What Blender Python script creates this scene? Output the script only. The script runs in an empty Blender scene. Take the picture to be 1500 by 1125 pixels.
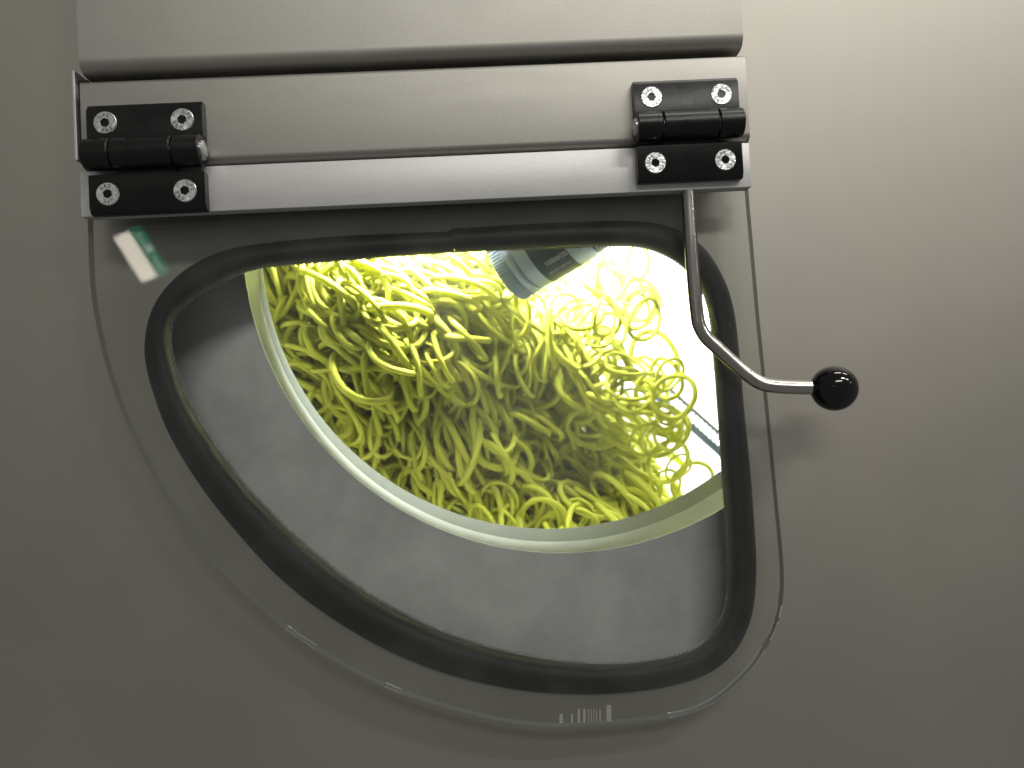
import bpy, bmesh, math, random
import numpy as np
from mathutils import Vector, Matrix
random.seed(7); rng = np.random.default_rng(7)
S = bpy.context.scene
C = S.collection
R = math.radians

# ------------------------------------------------------------------ camera
F, W, H = 1155.0, 1500.0, 1125.0            # focal length and size of the photograph in its own pixels
D0 = 0.37                                   # distance lens - front panel (panel front is the plane y = 0)
YAW, PIT, ROL = R(1.729), R(1.792), R(3.048)
fw = Vector((math.sin(YAW)*math.cos(PIT), math.cos(YAW)*math.cos(PIT), math.sin(PIT)))
r0 = Vector((math.cos(YAW), -math.sin(YAW), 0)); u0 = r0.cross(fw)
rt = math.cos(ROL)*r0 - math.sin(ROL)*u0
up = math.sin(ROL)*r0 + math.cos(ROL)*u0
CAM = Vector((0, -D0, 0))
cd = bpy.data.cameras.new('camera'); cam = bpy.data.objects.new('camera', cd); C.objects.link(cam)
cam.matrix_world = Matrix(((rt.x, up.x, -fw.x, CAM.x), (rt.y, up.y, -fw.y, CAM.y), (rt.z, up.z, -fw.z, CAM.z), (0, 0, 0, 1)))
cd.sensor_width = 36; cd.lens = 36*F/W; cd.clip_start = .01; cd.clip_end = 60
cd.dof.use_dof = True; cd.dof.focus_distance = .37; cd.dof.aperture_fstop = 9.0
S.camera = cam

def P(px, py, y=0.0):
    """point of the plane y seen at a pixel of the photograph: used to measure outlines"""
    px, py, y = float(px), float(py), float(y)
    d = rt*((px-W/2)/F) - up*((py-H/2)/F) + fw
    return CAM + d*((y+D0)/d.y)

# ------------------------------------------------------------------ world, lamps, exposure
w = bpy.data.worlds.new('World'); S.world = w; w.use_nodes = True
w.node_tree.nodes['Background'].inputs[0].default_value = (.98, .97, .93, 1)
w.node_tree.nodes['Background'].inputs[1].default_value = .16
def area(name, loc, target, sx, sy, watt, col=(1, .97, .9)):
    l = bpy.data.lights.new(name, 'AREA'); l.shape = 'RECTANGLE'; l.size = sx; l.size_y = sy; l.energy = watt; l.color = col
    o = bpy.data.objects.new(name, l); C.objects.link(o); o.location = loc
    o.rotation_euler = (Vector(target)-Vector(loc)).to_track_quat('-Z', 'Y').to_euler()
    return o
# rows of ceiling tubes: over the machine and receding to its right, as the ball knob mirrors them
for (x, y, z, e) in ((.50, -.30, 1.5, 5), (1.35, -.25, 1.5, 5), (1.1, -1.35, 1.5, 20), (2.1, -1.4, 1.5, 16), (4.6, -2.2, 1.6, 16)):
    area('overhead_light', (x, y, z), (x, y, 0), .62, .09, e)
area('overhead_light', (.35, -2.6, 1.7), (.35, -2.6, 0), 1.6, .5, 46)  # added fill light behind the camera, brightens the inner plate
# the work lamp inside the drum
area('drum_lamp', P(690, 252, .108), P(650, 600, .26), .14, .04, 6.5, (1, 1, .96)).data.spread = R(135)
area('drum_lamp', P(1215, 400, .25), P(1000, 520, .40), .07, .05, 5, (.97, .99, 1))
S.view_settings.view_transform = 'Standard'; S.view_settings.look = 'None'
S.view_settings.exposure = 0; S.view_settings.gamma = 1
S.cycles.use_denoising = True
S.cycles.max_bounces = 10; S.cycles.transparent_max_bounces = 16; S.cycles.caustics_reflective = False; S.cycles.caustics_refractive = False

# ------------------------------------------------------------------ materials
def mat(name, col, rough=.5, metal=0.0, var=0.0, scale=20, bump=0.0, bscale=400, rvar=0.0, stretch=(1, 1, 1), spec=.5, tint=None, coat=0):
    m = bpy.data.materials.new(name); m.use_nodes = True
    nt = m.node_tree; n = nt.nodes; L = nt.links; b = n['Principled BSDF']
    b.inputs['Base Color'].default_value = (*col, 1); b.inputs['Roughness'].default_value = rough; b.inputs['Metallic'].default_value = metal
    b.inputs['Specular IOR Level'].default_value = spec; b.inputs['Coat Weight'].default_value = coat
    tc = n.new('ShaderNodeTexCoord'); mp = n.new('ShaderNodeMapping'); mp.inputs['Scale'].default_value = stretch
    L.new(tc.outputs['Object'], mp.inputs[0])
    if var or rvar:
        t = n.new('ShaderNodeTexNoise'); t.inputs['Scale'].default_value = scale; t.inputs['Detail'].default_value = 5; t.inputs['Roughness'].default_value = .6
        L.new(mp.outputs[0], t.inputs['Vector'])
        if var:
            cr = n.new('ShaderNodeValToRGB'); e = cr.color_ramp.elements
            t2 = tint or (1, 1, 1)
            e[0].position = .3; e[1].position = .7
            e[0].color = (*[c*(1-var) for c in col], 1); e[1].color = (*[min(1, c*(1+var)*k) for c, k in zip(col, t2)], 1)
            L.new(t.outputs['Fac'], cr.inputs[0]); L.new(cr.outputs[0], b.inputs['Base Color'])
        if rvar:
            mr = n.new('ShaderNodeMapRange'); mr.inputs[1].default_value = .3; mr.inputs[2].default_value = .7
            mr.inputs[3].default_value = rough-rvar; mr.inputs[4].default_value = rough+rvar
            L.new(t.outputs['Fac'], mr.inputs[0]); L.new(mr.outputs[0], b.inputs['Roughness'])
    if bump:
        t = n.new('ShaderNodeTexNoise'); t.inputs['Scale'].default_value = bscale; t.inputs['Detail'].default_value = 3
        L.new(mp.outputs[0], t.inputs['Vector'])
        bp = n.new('ShaderNodeBump'); bp.inputs['Strength'].default_value = bump; bp.inputs['Distance'].default_value = .0005
        L.new(t.outputs['Fac'], bp.inputs['Height']); L.new(bp.outputs[0], b.inputs['Normal'])
    return m
M = {}
M['steel'] = mat('blasted_steel', (.40, .384, .35), .54, 1, .025, 9, .05, 1500, .02, tint=(1.02, 1, .98))
def add_grain(m, amount, scale, specks=True):
    nt = m.node_tree; n = nt.nodes; L = nt.links; b = n['Principled BSDF']; src = b.inputs['Base Color'].links[0].from_socket
    tc = n.new('ShaderNodeTexCoord'); t = n.new('ShaderNodeTexNoise'); t.inputs['Scale'].default_value = scale; t.inputs['Detail'].default_value = 2
    L.new(tc.outputs['Object'], t.inputs['Vector'])
    mr = n.new('ShaderNodeMapRange'); mr.inputs[1].default_value = .25; mr.inputs[2].default_value = .75; mr.inputs[3].default_value = 1-amount; mr.inputs[4].default_value = 1+amount
    L.new(t.outputs['Fac'], mr.inputs[0]); out = mr.outputs[0]
    if specks:                                   # a few tiny dark pits
        v = n.new('ShaderNodeTexVoronoi'); v.inputs['Scale'].default_value = 38; L.new(tc.outputs['Object'], v.inputs['Vector'])
        a = n.new('ShaderNodeMath'); a.operation = 'GREATER_THAN'; a.inputs[1].default_value = .024; L.new(v.outputs['Distance'], a.inputs[0])
        c = n.new('ShaderNodeSeparateColor'); L.new(v.outputs['Color'], c.inputs[0])
        d = n.new('ShaderNodeMath'); d.operation = 'GREATER_THAN'; d.inputs[1].default_value = .10; L.new(c.outputs[0], d.inputs[0])
        e = n.new('ShaderNodeMath'); e.operation = 'MAXIMUM'; L.new(a.outputs[0], e.inputs[0]); L.new(d.outputs[0], e.inputs[1])
        f = n.new('ShaderNodeMapRange'); f.inputs[3].default_value = .55; f.inputs[4].default_value = 1; L.new(e.outputs[0], f.inputs[0])
        g = n.new('ShaderNodeMath'); g.operation = 'MULTIPLY'; L.new(out, g.inputs[0]); L.new(f.outputs[0], g.inputs[1]); out = g.outputs[0]
    mx = n.new('ShaderNodeVectorMath'); mx.operation = 'SCALE'; L.new(src, mx.inputs[0]); L.new(out, mx.inputs['Scale'])
    L.new(mx.outputs[0], b.inputs['Base Color'])
add_grain(M['steel'], .10, 2600)
M['cover'] = mat('cover_steel', (.43, .418, .385), .52, 1, .05, 18, .05, 1200, .05)
M['rail'] = mat('rail_steel', (.335, .325, .30), .5, 1, .07, 24, .05, 1200, .06, stretch=(.4, 1, 2))
M['alu'] = mat('bar_aluminium', (.60, .595, .59), .5, .4, .06, 60, .06, 900, .05, stretch=(.2, 1, 1))
for k_m in ('cover', 'rail', 'alu'): add_grain(M[k_m], .09, 2600, k_m != 'alu')
M['rubber'] = mat('black_rubber', (.010, .010, .011), .55, 0, .35, 60, .15, 900, .06, spec=.42)
M['lip'] = mat('rubber_lip', (.34, .36, .38), .55, 0, .35, 120)
M['plastic'] = mat('black_plastic', (.006, .006, .006), .30, 0, .2, 80, .10, 2200, .05, spec=.35)
M['gloss'] = mat('ball_gloss', (.004, .004, .004), .06, 0, 0, spec=.5)
M['zinc'] = mat('zinc_screw', (.80, .82, .83), .28, 1, .12, 400, .25, 900, .12)
M['dark'] = mat('socket_dark', (.06, .06, .06), .35, .8)
M['rod'] = mat('rod_steel', (.46, .44, .41), .2, 1, .10, 120, .08, 1500, .1, stretch=(1, 1, .1))
M['plate'] = mat('inner_plate', (.80, .805, .80), .5, 0, .2, 22, .05, 600, .08)
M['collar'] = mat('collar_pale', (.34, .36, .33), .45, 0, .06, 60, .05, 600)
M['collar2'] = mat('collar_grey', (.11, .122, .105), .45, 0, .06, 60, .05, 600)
M['drum'] = mat('drum_white', (.80, .81, .82), .45, 0, .03, 10)
M['strip'] = mat('strip_grey', (.03, .045, .055), .5, 0)
M['silver'] = mat('gun_silver', (.66, .76, .88), .4, .15, .05, 60)
M['navy'] = mat('gun_label', (.075, .10, .13), .5, 0, .25, 200)
M['print'] = mat('white_print', (.85, .86, .86), .6)
M['nozzle'] = mat('nozzle_dark', (.02, .022, .02), .5)
def ring_mat(name, a, b, trans):
    m = bpy.data.materials.new(name); m.use_nodes = True
    nt = m.node_tree; n = nt.nodes; L = nt.links; p = n['Principled BSDF']
    oi = n.new('ShaderNodeObjectInfo'); tc = n.new('ShaderNodeTexCoord')
    no = n.new('ShaderNodeTexNoise'); no.inputs['Scale'].default_value = 45; no.inputs['Detail'].default_value = 3
    L.new(tc.outputs['Object'], no.inputs['Vector'])
    ad = n.new('ShaderNodeMath'); ad.operation = 'MULTIPLY_ADD'; ad.inputs[1].default_value = .5; L.new(oi.outputs['Random'], ad.inputs[0])
    sc = n.new('ShaderNodeMath'); sc.operation = 'MULTIPLY'; sc.inputs[1].default_value = .6; L.new(no.outputs['Fac'], sc.inputs[0]); L.new(sc.outputs[0], ad.inputs[2])
    cr = n.new('ShaderNodeValToRGB'); cr.color_ramp.elements[0].color = (*a, 1); cr.color_ramp.elements[1].color = (*b, 1)
    L.new(ad.outputs[0], cr.inputs[0]); L.new(cr.outputs[0], p.inputs['Base Color'])
    p.inputs['Roughness'].default_value = .6; p.inputs['Specular IOR Level'].default_value = .25
    tl = n.new('ShaderNodeBsdfTranslucent'); L.new(cr.outputs[0], tl.inputs[0])
    mx = n.new('ShaderNodeMixShader'); mx.inputs[0].default_value = trans
    L.new(p.outputs[0], mx.inputs[1]); L.new(tl.outputs[0], mx.inputs[2]); L.new(mx.outputs[0], n['Material Output'].inputs[0])
    return m
M['ring'] = ring_mat('ring_rubber', (.555, .58, .04), (.76, .775, .125), .25)
def glass_mat():
    m = bpy.data.materials.new('acrylic'); m.use_nodes = True
    nt = m.node_tree; n = nt.nodes; L = nt.links; n.remove(n['Principled BSDF'])
    tr = n.new('ShaderNodeBsdfTransparent'); tr.inputs[0].default_value = (.955, .965, .955, 1)
    gl = n.new('ShaderNodeBsdfGlossy'); gl.inputs['Roughness'].default_value = .012
    fr = n.new('ShaderNodeFresnel'); fr.inputs[0].default_value = 1.49
    mx = n.new('ShaderNodeMixShader'); L.new(fr.outputs[0], mx.inputs[0]); L.new(tr.outputs[0], mx.inputs[1]); L.new(gl.outputs[0], mx.inputs[2])
    df = n.new('ShaderNodeBsdfDiffuse'); df.inputs[0].default_value = (.7, .7, .68, 1)
    tc = n.new('ShaderNodeTexCoord')
    a = n.new('ShaderNodeTexNoise'); a.inputs['Scale'].default_value = 26; a.inputs['Detail'].default_value = 6
    b = n.new('ShaderNodeTexNoise'); b.inputs['Scale'].default_value = 900; b.inputs['Detail'].default_value = 1
    L.new(tc.outputs['Object'], a.inputs['Vector']); L.new(tc.outputs['Object'], b.inputs['Vector'])
    ra = n.new('ShaderNodeMapRange'); ra.inputs[1].default_value = .45; ra.inputs[2].default_value = .8; ra.inputs[3].default_value = .004; ra.inputs[4].default_value = .035
    rb = n.new('ShaderNodeMapRange'); rb.inputs[1].default_value = .74; rb.inputs[2].default_value = .80; rb.inputs[3].default_value = 0; rb.inputs[4].default_value = .15
    L.new(a.outputs['Fac'], ra.inputs[0]); L.new(b.outputs['Fac'], rb.inputs[0])
    sm = n.new('ShaderNodeMath'); sm.operation = 'ADD'; L.new(ra.outputs[0], sm.inputs[0]); L.new(rb.outputs[0], sm.inputs[1])
    m2 = n.new('ShaderNodeMixShader'); L.new(sm.outputs[0], m2.inputs[0]); L.new(mx.outputs[0], m2.inputs[1]); L.new(df.outputs[0], m2.inputs[2])
    L.new(m2.outputs[0], n['Material Output'].inputs[0])
    return m
M['glass'] = glass_mat()
def edge_mat():
    m = bpy.data.materials.new('acrylic_edge'); m.use_nodes = True
    nt = m.node_tree; n = nt.nodes; L = nt.links; p = n['Principled BSDF']
    p.inputs['Base Color'].default_value = (.85, .88, .85, 1); p.inputs['Roughness'].default_value = .18
    tr = n.new('ShaderNodeBsdfTransparent'); tr.inputs[0].default_value = (.6, .63, .6, 1)
    mx = n.new('ShaderNodeMixShader'); mx.inputs[0].default_value = .4
    L.new(p.outputs[0], mx.inputs[1]); L.new(tr.outputs[0], mx.inputs[2]); L.new(mx.outputs[0], n['Material Output'].inputs[0])
    return m
M['edge'] = edge_mat()
def emit(name, col, s):
    m = bpy.data.materials.new(name); m.use_nodes = True; n = m.node_tree.nodes; n.remove(n['Principled BSDF'])
    e = n.new('ShaderNodeEmission'); e.inputs[0].default_value = (*col, 1); e.inputs[1].default_value = s
    m.node_tree.links.new(e.outputs[0], n['Material Output'].inputs[0]); return m

# ------------------------------------------------------------------ helpers
def obj(name, bm, m, parent=None, smooth=False, auto=None):
    me = bpy.data.meshes.new(name)
    if isinstance(bm, bmesh.types.BMesh):
        bmesh.ops.recalc_face_normals(bm, faces=bm.faces[:])
        bm.to_mesh(me); bm.free()
    else:
        me.from_pydata(*bm); me.update()
    for mm in (m if isinstance(m, (list, tuple)) else [m]): me.materials.append(mm)
    if smooth:
        for p in me.polygons: p.use_smooth = True
    if auto:
        for p in me.polygons: p.use_smooth = True
        me.set_sharp_from_angle(angle=R(auto))
    o = bpy.data.objects.new(name, me); C.objects.link(o)
    if parent: o.parent = parent
    return o
def tag(o, label, cat, group=None):
    o['label'] = label; o['category'] = cat
    if group: o['group'] = group
    return o
def thing(name, label, cat, loc=(0, 0, 0), group=None):
    o = bpy.data.objects.new(name, None); C.objects.link(o); o.location = loc; o.empty_display_size = .01
    return tag(o, label, cat, group)
def box(x0, x1, y0, y1, z0, z1, bev=0, seg=2, bm=None):
    b = bmesh.new()
    bmesh.ops.create_cube(b, size=1)
    for v in b.verts: v.co = Vector(((x0+x1)/2+v.co.x*(x1-x0), (y0+y1)/2+v.co.y*(y1-y0), (z0+z1)/2+v.co.z*(z1-z0)))
    if bev: bmesh.ops.bevel(b, geom=b.edges[:], offset=bev, segments=seg, affect='EDGES', profile=.5)
    if bm is None: return b
    me = bpy.data.meshes.new('t'); b.to_mesh(me); b.free(); bm.from_mesh(me); bpy.data.meshes.remove(me); return bm
def prism_x(prof, x0, x1, bm=None):
    """profile of (y, z) points extruded along x"""
    bm = bm or bmesh.new()
    a = [bm.verts.new((x0, y, z)) for y, z in prof]; b = [bm.verts.new((x1, y, z)) for y, z in prof]
    n = len(prof)
    for i in range(n): bm.faces.new((a[i], a[(i+1) % n], b[(i+1) % n], b[i]))
    bm.faces.new(a[::-1]); bm.faces.new(b); return bm
def catmull(pts, per=10, closed=True):
    pts = [np.array(p, float) for p in pts]; out = []; n = len(pts)
    for i in range(n if closed else n-1):
        g = (lambda k: pts[k % n]) if closed else (lambda k: pts[min(max(k, 0), n-1)])
        p0, p1, p2, p3 = g(i-1), g(i), g(i+1), g(i+2)
        for k in range(per):
            t = k/per
            out.append(.5*(2*p1+(p2-p0)*t+(2*p0-5*p1+4*p2-p3)*t*t+(3*p1-p0-3*p2+p3)*t**3))
    if not closed: out.append(pts[-1])
    return np.array(out)
def frames(path):
    path = [Vector(p) for p in path]; n = len(path); T = []
    for i in range(n): T.append((path[min(i+1, n-1)]-path[max(i-1, 0)]).normalized())
    a = Vector((0, 1, 0)) if abs(T[0].y) < .9 else Vector((1, 0, 0)); out = []
    for p, t in zip(path, T):
        a = (a-t*a.dot(t)).normalized(); out.append((p, a.copy(), t.cross(a)))
    return out
def tube(path, rad, seg=16, bm=None):
    bm = bm or bmesh.new(); rings = []
    for p, a, b in frames(path):
        rings.append([bm.verts.new(p+rad*(math.cos(k*2*math.pi/seg)*a+math.sin(k*2*math.pi/seg)*b)) for k in range(seg)])
    for i in range(len(rings)-1):
        for k in range(seg): bm.faces.new((rings[i][k], rings[i][(k+1) % seg], rings[i+1][(k+1) % seg], rings[i+1][k]))
    bm.faces.new(rings[0][::-1]); bm.faces.new(rings[-1]); return bm
def lathe(prof, seg, fr, bm=None):
    """profile of (axial, radius) revolved about fr = (origin, axis, u, v)"""
    bm = bm or bmesh.new(); o, ax, u, v = fr; rings = []
    for s, r in prof:
        rings.append([bm.verts.new(o+ax*s+r*(math.cos(k*2*math.pi/seg)*u+math.sin(k*2*math.pi/seg)*v)) for k in range(seg)])
    for i in range(len(rings)-1):
        for k in range(seg): bm.faces.new((rings[i][k], rings[i][(k+1) % seg], rings[i+1][(k+1) % seg], rings[i+1][k]))
    bm.faces.new(rings[0][::-1]); bm.faces.new(rings[-1]); return bm
def text_mesh(s, size):
    cu = bpy.data.curves.new('t', 'FONT'); cu.body = s; cu.size = size; cu.align_x = 'CENTER'; cu.align_y = 'CENTER'; cu.resolution_u = 2
    o = bpy.data.objects.new('t', cu); C.objects.link(o)
    bpy.context.view_layer.update()
    me = bpy.data.meshes.new_from_object(o.evaluated_get(bpy.context.evaluated_depsgraph_get()))
    bpy.data.objects.remove(o); bpy.data.curves.remove(cu)
    vs = [v.co.copy() for v in me.vertices]; fs = [list(p.vertices) for p in me.polygons]; bpy.data.meshes.remove(me)
    return vs, fs

# ------------------------------------------------------------------ outlines measured from the photograph
OUT = [(400,355),(450,350),(500,346),(600,341.5),(650,339.5),(660,339.5),(664,335),(700,333),(760,329),(850,325),(930,324),(985,334),(1030,362),(1060,408),(1075,455),(1083,520),(1090,600),(1098,680),(1105,770),(1108,830),(1105,880),(1096,918),(1076,955),(1040,985),(990,1003),(930,1013),(860,1017),(780,1013),(700,999),(620,975),(540,938),(460,887),(400,837),(340,771),(290,706),(250,640),(226,580),(213,530),(213,490),(222,455),(240,425),(270,396),(310,374),(350,362)]
INN = [(420,387),(500,381),(600,373),(700,367),(800,363),(880,360),(930,360),(970,371),(1003,392),(1028,425),(1041,470),(1049,560),(1055,640),(1060,710),(1066,780),(1068,830),(1065,880),(1055,910),(1035,938),(1000,958),(930,971),(860,972),(780,963),(700,944),(620,914),(540,871),(460,811),(400,755),(350,701),(300,630),(270,575),(252,520),(249,490),(254,466),(272,444),(300,424),(335,406),(375,393)]
CEN = (700., 620.)
def radial(loop):
    q = catmull(loop, 12)-np.array(CEN); a = np.arctan2(q[:, 1], q[:, 0]); r = np.hypot(*q.T)
    i = np.argsort(a); a, r = a[i], r[i]
    return np.concatenate([a-2*np.pi, a, a+2*np.pi]), np.concatenate([r, r, r])
RO, RI = radial(OUT), radial(INN)
JOINT = math.atan2(337-CEN[1], 662-CEN[0])
def seal_pt(ang, t):
    r = np.interp(ang, *RO)*(1-t)+np.interp(ang, *RI)*t
    return CEN[0]+r*math.cos(ang), CEN[1]+r*math.sin(ang)
NA = 300
ANG = [JOINT+.0012+(2*math.pi-.0013)*k/(NA-1) for k in range(NA)]

# ------------------------------------------------------------------ machine panel with its window cut-out
def sheet_with_hole(outer, hole, y0, y1):
    bm = bmesh.new()
    for loop in (outer, hole):
        vs = [bm.verts.new((p.x, y0, p.z)) for p in loop]
        for i in range(len(vs)): bm.edges.new((vs[i], vs[(i+1) % len(vs)]))
    bmesh.ops.triangle_fill(bm, use_beauty=True, use_dissolve=False, edges=bm.edges[:])
    g = bmesh.ops.extrude_face_region(bm, geom=bm.faces[:])
    for e in g['geom']:
        if isinstance(e, bmesh.types.BMVert): e.co.y = y1
    return bm
panel = thing('machine_panel', 'large matt stainless steel machine front with a rounded quarter-round window opening', 'machine panel', P(750, 1300))
def kid(o, parent):                      # parent while keeping world coordinates
    o.parent = parent; o.matrix_parent_inverse = Matrix.Translation(parent.location).inverted(); return o
rect = [P(-260, -260), P(1760, -260), P(1760, 1380), P(-260, 1380)]
hole = [P(*seal_pt(a, .5)) for a in ANG[::3]]
kid(obj('steel_sheet', sheet_with_hole(rect, hole, 0, .002), M['steel']), panel)
prof = [(-.01, .0006), (0, -.0012), (.03, -.0038), (.12, -.0062), (.30, -.0076), (.50, -.0079), (.72, -.0070), (.88, -.0050), (.97, -.0020), (1.0, .0015), (1.0, .0055), (.9, .0075), (.5, .0075)]
bm = bmesh.new(); loops = []
for a in ANG:
    loops.append([bm.verts.new(P(*seal_pt(a, t), y)) for t, y in prof])
for i in range(NA-1):
    for k in range(len(prof)-1): bm.faces.new((loops[i][k], loops[i][k+1], loops[i+1][k+1], loops[i+1][k]))
for l in (loops[0], loops[-1]): bm.faces.new(l)
seal = kid(obj('rubber_seal', bm, M['rubber'], smooth=False, auto=50), panel)
jq = [P(*seal_pt(JOINT+da, t), yy) for yy in (-.0045, .0052) for da, t in ((-.009, .1), (.009, .1), (.009, .92), (-.009, .92))]
o = obj('joint_light_block', ([tuple(q) for q in jq], [], [(0, 1, 2, 3), (7, 6, 5, 4), (0, 4, 5, 1), (1, 5, 6, 2), (2, 6, 7, 3), (3, 7, 4, 0)]), M['rubber']); o.parent = seal  # unseen block added to stop drum light leaking through the joint
# ribbed inner lip of the seal
bm = bmesh.new(); NL = 1920; ll = []
for k in range(NL):
    a = -math.pi+2*math.pi*k/NL; w_ = 1.0 if k % 4 < 2 else .1
    ll.append([bm.verts.new(P(*seal_pt(a, t), y)) for t, y in ((.96, .0035), (1.035+.03*w_, .0042), (1.035+.05*w_, .0060), (.96, .0068))])
for k in range(NL):
    for j in range(3): bm.faces.new((ll[k][j], ll[k][j+1], ll[(k+1) % NL][j+1], ll[(k+1) % NL][j]))
lip = obj('seal_lip', bm, M['lip']); lip.parent = seal

# ------------------------------------------------------------------ inner plate and drum collar
D_, CO, RAO = .42, (.0437, .0920), .1701
def circle(cx, cz, r, dist, n=160):      # circle measured at distance .42, carried to distance dist
    k = dist/D_
    return [Vector(((cx+r*math.cos(2*math.pi*i/n))*k, dist-D0, (cz+r*math.sin(2*math.pi*i/n))*k)) for i in range(n)]
cA = circle(.0437, .0920, .1701, .400); cB = circle(.0389, .0861, .1580, .4365); cC = circle(.0367, .0883, .1532, .452)
plate = tag(obj('inner_plate', sheet_with_hole([P(60, 180, .03), P(1260, 180, .03), P(1260, 1120, .03), P(60, 1120, .03)], cA, .03, .032), M['plate']),
            'smudged grey inner steel plate round the drum mouth, seen through the window', 'steel plate')
drum = thing('drum', 'rotating drum with pale round collar and brightly lit white inside', 'drum', (.041, .2, .09-.2))
def loft(a, b):
    bm = bmesh.new(); n = len(a); va = [bm.verts.new(p) for p in a]; vb = [bm.verts.new(p) for p in b]
    for i in range(n): bm.faces.new((va[i], va[(i+1) % n], vb[(i+1) % n], vb[i]))
    return bm
kid(obj('collar', loft(cA, cB), M['collar'], smooth=True), drum)
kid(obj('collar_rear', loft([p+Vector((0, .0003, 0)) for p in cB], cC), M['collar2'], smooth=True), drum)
bm = bmesh.new(); n = 96; dc = Vector((.041, 0, .092)); RD = .235; ys = (.453, .455, .75, .80)
cm = bmesh.new(); cs = [[cm.verts.new(p+Vector((0, .0002, 0))) for p in circle(.0367, .0883, .1532, .452, n)]]
for y, r in ((.083, RD-.01), (.094, RD), (.34, RD), (.365, RD-.02), (.372, RD-.07), (.374, .001)):
    cs.append([cm.verts.new((dc.x+r*math.cos(2*math.pi*i/n), y, dc.z+r*math.sin(2*math.pi*i/n))) for i in range(n)])
for a, b in zip(cs, cs[1:]):
    for i in range(n): cm.faces.new((a[i], a[(i+1) % n], b[(i+1) % n], b[i]))
bm.free()
kid(obj('drum_wall', cm, M['drum'], smooth=True), drum)
# ribbed strip on the drum's back
ys_ = .26
A, B = P(950, 556, ys_), P(1255, 827, ys_); ax = (B-A).normalized(); nr = Vector((-ax.z, 0, ax.x)); Ls = (B-A).length
strip = kid(obj('ribbed_strip', bmesh.new(), M['strip']), drum)
def slat(p, q, hw, y0, y1):
    d = (q-p).normalized(); m_ = Vector((-d.z, 0, d.x))*hw
    bm = bmesh.new(); vs = []
    for y in (y0, y1):
        for c in (p+m_, q+m_, q-m_, p-m_): vs.append(bm.verts.new((c.x, y, c.z)))
    for f in ((0, 1, 2, 3), (7, 6, 5, 4), (0, 4, 5, 1), (1, 5, 6, 2), (2, 6, 7, 3), (3, 7, 4, 0)): bm.faces.new([vs[i] for i in f])
    return bm
hw = .0056
for s, t in ((1, .0011), (-1, .0026)):
    o = obj('strip_edge', slat(A+nr*hw*s, B+nr*hw*s, t, ys_-.003, ys_+.004), M['strip']); o.parent = strip
for k in range(50):
    c = A+ax*Ls*(k+.5)/50
    o = obj('rib', slat(c-nr*hw, c+nr*hw, .0004, ys_-.002, ys_+.002), M['strip']); o.parent = strip

# ------------------------------------------------------------------ covers above the window
YF = -.024
def zmid(a, b): return (P(*a, YF).z+P(*b, YF).z)/2
z_seam = zmid((113, 105), (1089, 68)); z_rt = zmid((118, 118), (1094, 81)); z_rb = zmid((306, 241), (930, 211)); z_bb = zmid((117, 320), (1098, 272))
def arc(cy, cz, r, a0, a1, n=7): return [(cy+r*math.cos(R(a0+(a1-a0)*i/n)), cz+r*math.sin(R(a0+(a1-a0)*i/n))) for i in range(n+1)]
zt = P(600, -220, YF).z
xl, xr = P(114, 60, YF).x, P(1088, 40, YF).x
pf = [(-.002, zt), (YF, zt)]+arc(YF+.006, z_seam+.006, .006, 180, 270)+[(-.002, z_seam)]
cover = tag(obj('cover_plate', prism_x(pf, xl, xr), M['cover'], auto=35), 'wide folded steel cover plate above the hinge rail', 'cover plate')
xl2, xr2 = P(118, 160, YF).x, P(1095, 140, YF).x
pf = arc(YF+.002, z_rt-.002, .002, 90, 180, 5)+arc(YF+.0035, z_rb+.0035, .0035, 180, 270)+[(-.002, z_rb), (-.002, z_rt)]
rail = thing('hinge_rail', 'folded steel rail carrying both black hinges, under the cover plate', 'steel rail', (0, 0, z_rb))
kid(obj('rail_body', prism_x(pf, xl2, xr2), M['rail'], auto=35), rail)
x0, x1 = P(108.5, 170, -.018).x, P(113.2, 170, -.018).x
kid(obj('seam_shade', box(xl2+.0005, xr2-.0002, -.011, -.0005, z_rt-.0008, z_seam+.0008), M['rubber']), rail)  # shade of the seam gap, built in as a black strip
kid(obj('side_gap_shade', box(P(113.6, 170, -.018).x, xl2-.0001, -.0165, -.0005, P(111, 232, -.018).z, z_seam-.0003), M['rubber']), rail)  # black fill standing in for the shade between flange and rail
kid(obj('side_flange', box(x0, x1, -.019, -.0005, P(111, 236, -.018).z, P(111, 104, -.018).z, .0004), M['alu']), rail)

# ------------------------------------------------------------------ window flap: pane, bar, handle
GF, GB = -.0172, -.0122
GL = [(127,262),(128,300),(129,345),(132.5,421),(142,481),(157,542),(177,600),(193,636),(221,692),(247,738),(278,783),(316,828),(370,881),(445,941),(550,1000),(620,1027),(700,1049),(764,1061.5),(828,1065),(924,1058.5),(1004,1047),(1052,1026),(1100,983),(1129,938),(1142,905),(1147.5,870),(1148,836),(1145,795),(1139.6,740),(1131,650),(1122,560),(1112,460),(1102,345),(1098,300),(1095,262)]
gl = catmull(GL, 6, False)
flap = thing('window_flap', 'hinged transparent window flap with pale metal bar and bent handle', 'window flap', (0, GF, z_bb))
bm = bmesh.new()
fr_ = [bm.verts.new(P(x, y, GF)) for x, y in gl]
bm.faces.new(fr_)
g = bmesh.ops.extrude_face_region(bm, geom=bm.faces[:])
for e in g['geom']:
    if isinstance(e, bmesh.types.BMVert): e.co.y = GB
ed = [e for e in bm.edges if abs(e.verts[0].co.y-e.verts[1].co.y) < 1e-7]
bmesh.ops.bevel(bm, geom=ed, offset=.00035, segments=1, affect='EDGES')
bmesh.ops.recalc_face_normals(bm, faces=bm.faces[:])
for f in bm.faces: f.material_index = 0 if abs(f.normal.y) > .99 else 1
pane = kid(obj('pane', bm, [M['glass'], M['edge']], auto=25), flap)
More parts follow.
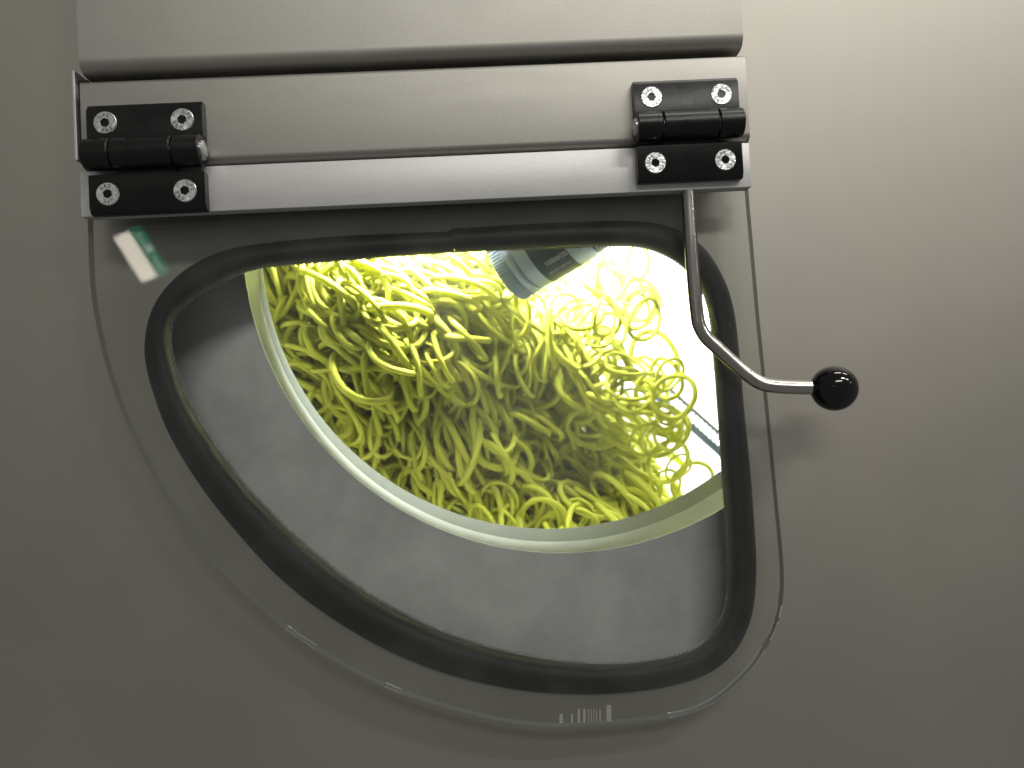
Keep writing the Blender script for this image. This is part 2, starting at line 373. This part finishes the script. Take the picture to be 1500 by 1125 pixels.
xb0, xb1 = P(118, 290, YF).x, P(1099, 240, YF).x
kid(obj('bar', box(xb0, xb1, YF, GF-.0002, z_bb, z_rb-.0012, .0003), M['alu'], auto=30), flap)
# faint pale translucent ticks at the pane's lower rim
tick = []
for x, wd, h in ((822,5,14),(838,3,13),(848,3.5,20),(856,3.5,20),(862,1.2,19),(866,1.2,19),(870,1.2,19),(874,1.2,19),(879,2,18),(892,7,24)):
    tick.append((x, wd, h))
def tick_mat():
    m = bpy.data.materials.new('faint_pale'); m.use_nodes = True; nt = m.node_tree; n = nt.nodes; p = n['Principled BSDF']
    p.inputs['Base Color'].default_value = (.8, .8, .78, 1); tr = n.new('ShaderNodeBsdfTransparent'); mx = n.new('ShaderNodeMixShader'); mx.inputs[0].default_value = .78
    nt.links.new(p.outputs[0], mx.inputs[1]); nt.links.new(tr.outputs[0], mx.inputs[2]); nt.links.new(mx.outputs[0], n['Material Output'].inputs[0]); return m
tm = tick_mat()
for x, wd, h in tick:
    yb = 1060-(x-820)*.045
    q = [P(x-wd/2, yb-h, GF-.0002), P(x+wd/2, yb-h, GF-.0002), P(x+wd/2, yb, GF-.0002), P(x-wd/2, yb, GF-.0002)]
    o = obj('pale_tick', ([tuple(v) for v in q], [], [(0, 1, 2, 3)]), tm); o.parent = pane
hp = [(1007, 262, -.0208), (1008.5, 300, -.0212), (1011.5, 350, -.0222), (1016, 410, -.0232), (1020.5, 455, -.024), (1024, 476, -.0246), (1034, 494, -.0254), (1050, 509, -.0262), (1075, 532, -.0276), (1098, 551, -.029), (1112, 560, -.0298), (1130, 565, -.0306), (1160, 567, -.0318), (1202, 568, -.033)]
path = catmull([tuple(P(*h)) for h in hp], 7, False)
handle = kid(obj('handle_rod', tube(path, .00305, 20), M['rod'], auto=50), flap)
bc = P(1222, 568.5, -.0338); axd = (P(1222, 568.5, -.0338)-P(1190, 567.5, -.0326)).normalized()
uu = axd.cross(Vector((0, 1, 0))).normalized(); vv = axd.cross(uu)
rb = .00985; pr = [(-rb*.965, .0030), (-rb*.955, .0036)]+[(-rb*math.cos(R(a)), rb*math.sin(R(a))) for a in range(21, 178, 6)]+[(rb, .0001)]
ball = obj('ball_knob', lathe(pr, 40, (bc, axd, uu, vv)), M['gloss'], auto=40); kid(ball, flap)

# ------------------------------------------------------------------ hinges
tA, tB = text_mesh('UPL', .0021), text_mesh('080', .0021)
def ring_text(word, size, rad, deg0):
    vs, fs = [], []
    n = len(word)
    for i, ch in enumerate(word):
        v, f = text_mesh(ch, size); a = R(deg0-(i-(n-1)/2)*30)
        for q in v:
            rr = rad+q.y; t = q.x
            vs.append((rr*math.cos(a)+t*math.sin(a), rr*math.sin(a)-t*math.cos(a)))
        o = len(vs)-len(v); fs += [[o+k for k in g_] for g_ in f]
    return vs, fs
RT = [ring_text('UPL', .0024, .0034, 115), ring_text('080', .0024, .0034, -55)]
def screw_meshes(r):
    bm = bmesh.new(); n = 36; hx = .0021
    O = [bm.verts.new((r*math.cos(2*math.pi*i/n), 0, r*math.sin(2*math.pi*i/n))) for i in range(n)]
    O1 = [bm.verts.new(((r-.0003)*math.cos(2*math.pi*i/n), -.0004, (r-.0003)*math.sin(2*math.pi*i/n))) for i in range(n)]
    def hexpt(i, rr):
        a = 2*math.pi*i/n; k = rr*math.cos(math.pi/6)/math.cos((a % (math.pi/3))-math.pi/6); return k*math.cos(a), k*math.sin(a)
    I1 = [bm.verts.new((hexpt(i, hx)[0], -.00035, hexpt(i, hx)[1])) for i in range(n)]
    I2 = [bm.verts.new((hexpt(i, hx*.95)[0], .0018, hexpt(i, hx*.95)[1])) for i in range(n)]
    ct = bm.verts.new((0, .0024, 0))
    for i in range(n):
        j = (i+1) % n
        bm.faces.new((O[i], O[j], O1[j], O1[i])); bm.faces.new((O1[i], O1[j], I1[j], I1[i]))
        f = bm.faces.new((I1[i], I1[j], I2[j], I2[i])); f.material_index = 1
        f = bm.faces.new((I2[i], I2[j], ct)); f.material_index = 1
    bmesh.ops.recalc_face_normals(bm, faces=bm.faces[:])
    me = bpy.data.meshes.new('screw'); bm.to_mesh(me); bm.free(); me.materials.append(M['zinc']); me.materials.append(M['dark'])
    vs, fs = [], []
    for v, f in RT:
        o = len(vs); vs += [(x, -.00044, z) for x, z in v]; fs += [[o+k for k in g_] for g_ in f]
    mt = bpy.data.meshes.new('lettering'); mt.from_pydata(vs, [], fs); mt.materials.append(M['dark'])
    return me, mt
SM = screw_meshes(.0050)
def hinge(px, py, s, label, rots):
    loc = P(px, py, YF-.0002)
    h = thing('hinge', label, 'hinge', loc, 'black hinges')
    hwid, th, rb_ = .0247, .0052, .0068
    zb = .0006                                  # barrel axis height
    top, bot, gap = .0232, -.0248, .0052
    kx = (-hwid, -hwid+.0118, hwid-.0116, hwid) # knuckle limits
    def leaf(name, z0, z1, flip):
        ch = .0017
        if not flip: pf = [(0, z0), (-th, z0), (-th, z1-ch*1.5), (-th+ch, z1), (0, z1)]
        else: pf = [(0, z0), (-th+ch, z0), (-th, z0+ch*1.6), (-th, z1), (0, z1)]
        bm = prism_x(pf, -hwid, hwid)
        bmesh.ops.bevel(bm, geom=bm.edges[:], offset=.00035, segments=2, affect='EDGES')
        return bm
    u_ = obj('upper_leaf', leaf('u', zb+.0066, top, False), M['plastic'], h, auto=40)
    l_ = obj('lower_leaf', leaf('l', bot, zb-.0082, True), M['plastic'], h, auto=40)
    cy = -.0062
    def knuckle(x0, x1, upward):
        bm = bmesh.new(); n = 28
        prof = []
        e = .0004
        fr2 = (Vector((x0, cy, zb)), Vector((1, 0, 0)), Vector((0, 1, 0)), Vector((0, 0, 1)))
        lathe([(0, rb_-e), (e, rb_), (x1-x0-e, rb_), (x1-x0, rb_-e)], n, fr2, bm)
        z_ = zb+.0075 if upward else zb-.0092
        box(x0+.0003, x1-.0003, -.0050, -.0003, min(zb, z_), max(zb, z_), 0, 1, bm)
        return bm
    g = .0003
    o = obj('knuckle', knuckle(kx[0], kx[1]-g, True), M['plastic'], u_, auto=40)
    o = obj('knuckle', knuckle(kx[2]+g, kx[3], True), M['plastic'], u_, auto=40)
    o = obj('knuckle', knuckle(kx[1]+g, kx[2]-g, False), M['plastic'], l_, auto=40)
    pin = lathe([(0, .0036), (.0003, .0042), (2*hwid+.0017, .0042), (2*hwid+.002, .0036)], 24, (Vector((-hwid-.001, cy, zb)), Vector((1, 0, 0)), Vector((0, 1, 0)), Vector((0, 0, 1))))
    obj('pin', pin, M['zinc'], h, auto=40)
    for i, (x, z, par) in enumerate(((-.0165, .0148, u_), (.0163, .0148, u_), (-.0165, -.0161, l_), (.0163, -.0161, l_))):
        q = bpy.data.objects.new('screw', SM[0]); C.objects.link(q); q.parent = par; q.location = (x, -th-.0001, z); q.rotation_euler = (0, R(rots[i]), 0)
        # lettering shares the screw's mesh position; joined as a mesh of its own material on the leaf
        t = bpy.data.objects.new('screw_lettering', SM[1]); C.objects.link(t); t.parent = par; t.location = q.location; t.rotation_euler = q.rotation_euler
    h.scale = (s, s, s)
    h.rotation_euler = (0, 0, 0)
    return h
hinge(220.5, 233, 1.0, 'black plastic hinge with four dull screws, on the bar end far from the ball handle', (20, 75, 200, 80))
hinge(1004.5, 192, .945, 'black plastic hinge with four bright screws, directly above the bent handle rod', (0, 65, -25, -8))

# ------------------------------------------------------------------ spray gun hanging into the drum
gy = .115
axg = (Vector((1, 0, 0))*.80+Vector((0, 0, 1))*.37+Vector((0, 1, 0))*-.42).normalized()
k_ = (gy+D0)/F
bot_ = P(797, 421, gy)                          # lowest visible corner of the body
tocam = (CAM-bot_).normalized(); tocam = (tocam-axg*tocam.dot(axg)).normalized(); pe = axg.cross(tocam)
if pe.z < 0: pe = -pe
RG = 54*k_
og = bot_+pe*RG
gun = thing('spray_gun', 'silver blue spray gun with dark label and knurled end, poking down into the drum', 'spray gun', og)
FRG = (og, axg, tocam, pe)
kid(obj('body', lathe([(-2*k_, RG*.93), (0, RG), (88*k_, RG), (98*k_, RG*.93), (102*k_, RG*.7)], 64, FRG), M['silver'], auto=30), gun)
kid(obj('band', lathe([(-14*k_, RG*.96), (-12*k_, RG*1.03), (-6*k_, RG*1.03), (-2.5*k_, RG*.99)], 64, FRG), M['silver'], auto=30), gun)
bm = bmesh.new(); nk = 150; rr = []
for s in (-34*k_, -33*k_, -15.5*k_, -14.5*k_):
    e = .96 if s in (-34*k_, -14.5*k_) else 1.0
    rr.append([bm.verts.new(og+axg*s+RG*e*(1.03 if i % 2 else .975)*(math.cos(2*math.pi*i/nk)*tocam+math.sin(2*math.pi*i/nk)*pe)) for i in range(nk)])
for a, b in zip(rr, rr[1:]):
    for i in range(nk): bm.faces.new((a[i], a[(i+1) % nk], b[(i+1) % nk], b[i]))
bm.faces.new(rr[0]); bm.faces.new(rr[-1])
kid(obj('knurled_ring', bm, M['silver']), gun)
kid(obj('nozzle', lathe([(99*k_, RG*.7), (99.5*k_, RG*.96), (120*k_, RG*.90), (140*k_, RG*.62), (165*k_, RG*.5), (166*k_, .001)], 40, FRG), M['nozzle'], auto=30), gun)
def onbody(s, v, lift=.0003):                    # s along the axis, v downwards round the body (metres)
    a = v/RG; return og+axg*s+(RG+lift)*(math.cos(a)*tocam-math.sin(a)*pe)
bm = bmesh.new(); ns, nv = 6, 24; grid = []
for i in range(ns+1):
    grid.append([bm.verts.new(onbody((20+(70-20)*i/ns)*k_, (-RG*1.2+RG*2.75*j/nv))) for j in range(nv+1)])
for i in range(ns):
    for j in range(nv): bm.faces.new((grid[i][j], grid[i+1][j], grid[i+1][j+1], grid[i][j+1]))
lab = kid(obj('label', bm, M['navy'], smooth=True), gun)
for word, size, s0, v0 in (('0024848AN', 7.2, 51, 28), ('www.walther-pilot.de', 4.4, 48, 46)):
    v, f = text_mesh(word, size*k_)
    o = obj('lettering', ([tuple(onbody(s0*k_-q.x, v0*k_+q.y*1.7, .0006)) for q in v], [], f), M['print']); kid(o, gun)

# ------------------------------------------------------------------ rubber rings tumbling in the drum
def ring_geo(Rm, rm, seg, tub, bend, ell, ph, tw):
    vs, fs = [], []
    cen = []
    for i in range(seg):
        a = 2*math.pi*i/seg
        cen.append(Vector((Rm*ell*math.cos(a), Rm/ell*math.sin(a)*(1+.04*math.cos(3*a+ph)), Rm*bend*math.cos(2*a+ph)+Rm*tw*math.sin(a*3+ph))))
    for i in range(seg):
        t = (cen[(i+1) % seg]-cen[i-1]).normalized(); o = cen[i].normalized(); o = (o-t*o.dot(t)).normalized(); b = t.cross(o)
        for k in range(tub):
            c = 2*math.pi*k/tub; vs.append(cen[i]+rm*(math.cos(c)*o+math.sin(c)*b))
    for i in range(seg):
        for k in range(tub):
            j, l = (i+1) % seg, (k+1) % tub
            fs.append((i*tub+k, j*tub+k, j*tub+l, i*tub+l))
    return vs, fs
VAR = []
for i in range(14):
    VAR.append(ring_geo(.0175, random.uniform(.0017, .0023), 34, 7, random.uniform(-.12, .12), random.uniform(1.0, 1.12), random.uniform(0, 6), random.uniform(-.03, .03)))
ring_me = []
for v, f in VAR:
    me = bpy.data.meshes.new('rubber_ring'); me.from_pydata([tuple(p) for p in v], [], f); me.materials.append(M['ring'])
    for p in me.polygons: p.use_smooth = True
    ring_me.append(me)
BX = [360, 440, 480, 560, 640, 720, 800]; BD = [790, 805, 815, 862, 922, 968, 1005]; SP = [915, 965, 980, 995, 1000, 1020, 1040]
def dens(px, py):
    b = np.interp(py, BX, BD); s = np.interp(py, BX, SP)
    if px < b: return 1.0
    if px < s: return .85*(1-(px-b)/(s-b))**.7
    return 0
def depth0(px, py):
    return .124+.012*math.sin(px*.012+py*.009)+.010*math.sin(px*.021-py*.017+1)+.03*max(0, (px-700)/300)+.062*math.exp(-((px-850)/125)**2-((py-690)/105)**2)+.03*math.exp(-((px-640)/60)**2-((py-600)/50)**2)+.03*math.exp(-((px-580)/45)**2-((py-690)/40)**2)-.012*math.exp(-((px-520)/130)**2-((py-450)/90)**2)
def orient(px, py, loose=False):
    if loose:
        nrm = Vector((random.gauss(0, .6), -1, random.gauss(0, .6))).normalized(); e = nrm.orthogonal().normalized()
        return Matrix((e, nrm.cross(e), nrm)).transposed().to_4x4()
    s = Vector((.52, random.uniform(-.25, .25), -.80))
    g_ = math.sin(px*.010+2*math.sin(py*.012))*.5
    s = Matrix.Rotation(g_+random.gauss(0, .28), 3, 'Y') @ s
    s.normalize()
    e1 = s.cross(Vector((0, 1, 0))).normalized(); e2 = s.cross(e1)
    a = random.gauss(0, .75)
    nrm = math.cos(a)*e1+math.sin(a)*e2
    m = Matrix((s, nrm.cross(s), nrm)).transposed()
    return m.to_4x4()
def sample():
    while True:
        px, py = random.uniform(350, 1060), random.uniform(345, 830)
        if random.random() < dens(px, py): return px, py
icx, icz = .0367*.452/.42, .0883*.452/.42
nst = 0; sv, sf = [], []
placed = 0
while placed < 300:
    px, py = sample(); b = np.interp(py, BX, BD)
    lay = random.random()
    y = depth0(px, py)+.030*lay
    p = P(px, py, y); sc = random.choice((.62, .72, .85, .85, .95, 1.1)) if px < b else random.choice((.55, .62, .72, .8))
    # only rings that can be seen through the collar
    if math.hypot(p.x/(y+D0)*.452-icx, p.z/(y+D0)*.452-icz) > .168: continue
    if y < .108 or (720 < px < 915 and py < 450 and y < .2): continue
    o = bpy.data.objects.new('rubber_ring', random.choice(ring_me)); C.objects.link(o)
    o.matrix_world = Matrix.Translation(p) @ orient(px, py, px > b) @ Matrix.Scale(sc, 4)
    size = 'small' if sc < .7 else 'large' if sc > 1.0 else 'medium sized'
    rim = math.hypot(p.x/(y+D0)*.452-icx, p.z/(y+D0)*.452-icz) > .140
    if px > b+12: where, grp = 'hanging loose against the white inside of the drum', 'loose rubber rings'
    elif 680 < px < 920 and py < 505: where, grp = 'in the heap just below the spray gun', 'rubber rings below the spray gun'
    elif rim: where, grp = 'in the heap close to the collar rim', 'rubber rings along the collar rim'
    elif px > b-90: where, grp = 'at the edge of the heap beside the white drum wall', 'rubber rings at the edge of the heap'
    elif py < 450: where, grp = 'in the heap close under the upper rubber seal', 'rubber rings under the upper seal'
    else: where, grp = 'tangled deep in the middle of the heap', 'rubber rings in the middle of the heap'
    tag(o, size+' yellow-green rubber ring '+where, 'rubber ring', grp)
    placed += 1
for i in range(2100):
    px, py = sample()
    if dens(px, py) < 1 and random.random() < .6: continue
    y = depth0(px, py)+.016+.10*random.random()**1.5
    if 720 < px < 950 and py < 480 and y < .17: continue
    p = P(px+random.uniform(-40, 10), py+random.uniform(-30, 30), y)
    m = Matrix.Translation(p) @ orient(px, py) @ Matrix.Scale(random.uniform(.7, 1.1), 4)
    v, f = random.choice(VAR); o = len(sv)
    sv += [tuple(m @ q) for q in v]; sf += [tuple(o+k for k in g_) for g_ in f]
heap = obj('ring_heap', (sv, [], sf), M['ring'], smooth=True)
tag(heap, 'deep mass of yellow-green rubber rings filling the drum behind', 'rubber rings'); heap['kind'] = 'stuff'

# ------------------------------------------------------------------ powder dust hanging in the drum
dm = bpy.data.materials.new('powder_dust'); dm.use_nodes = True; n = dm.node_tree.nodes; n.remove(n['Principled BSDF'])
vp = n.new('ShaderNodeVolumePrincipled'); vp.inputs['Color'].default_value = (.93, .95, .62, 1); vp.inputs['Density'].default_value = 1.1; vp.inputs['Anisotropy'].default_value = .2
dm.node_tree.links.new(vp.outputs[0], n['Material Output'].inputs['Volume'])
dust = obj('dust', lathe([(0, .150), (.245, .150)], 64, (Vector((.041, .102, .092)), Vector((0, 1, 0)), Vector((1, 0, 0)), Vector((0, 0, 1)))), dm)
tag(dust, 'fine pale powder dust hanging in the air inside the drum', 'dust'); dust['kind'] = 'stuff'

# ------------------------------------------------------------------ the exit sign the pane mirrors (it hangs behind the photographer)
DV = 5.0; kp = DV/F
def virt(px, py, dd=0.0):
    p = P(px, py, DV-D0); return p+Vector((0, dd*kp, 0))
K = virt(189, 334)
e1, e2, e3 = Vector((28, 32.7, -68))*kp, Vector((4, 25.7, 14))*kp, Vector((-30, 9.05, -8))*kp
def mir(p): return Vector((p.x, 2*GF-p.y, p.z))
sign = thing('exit_sign', 'small white lit box sign with a green pictogram side, mirrored in the pane', 'exit sign', mir(K))
def hexa(a, x, y, z):
    vs = [mir(a+x*i+y*j+z*k) for i in (0, 1) for j in (0, 1) for k in (0, 1)]
    return [tuple(v) for v in vs], [], [(0, 1, 3, 2), (4, 6, 7, 5), (0, 4, 5, 1), (2, 3, 7, 6), (0, 2, 6, 4), (1, 5, 7, 3)]
kid(obj('housing', hexa(K+e3*.06+e2*.02, e1, e2, e3*.94), mat('sign_white', (.8, .8, .76), .5)), sign)
kid(obj('diffuser', hexa(K+e3*.1+e1*.04, e1*.92, e2*.015, e3*.86), emit('sign_diffuser', (1, .91, .76), 9)), sign)
kid(obj('green_face', hexa(K+e2*.03, e1, e2*.95, e3*.05), emit('sign_green', (.015, .36, .19), 4)), sign)
for a, b, c, d in ((.12, .3, .30, .12), (.42, .25, .12, .5), (.62, .42, .25, .14)):
    kid(obj('pictogram', hexa(K+e1*a+e2*b-e3*.012, e1*c, e2*d, e3*.01), emit('sign_white_lit', (.9, 1, .9), 4)), sign)
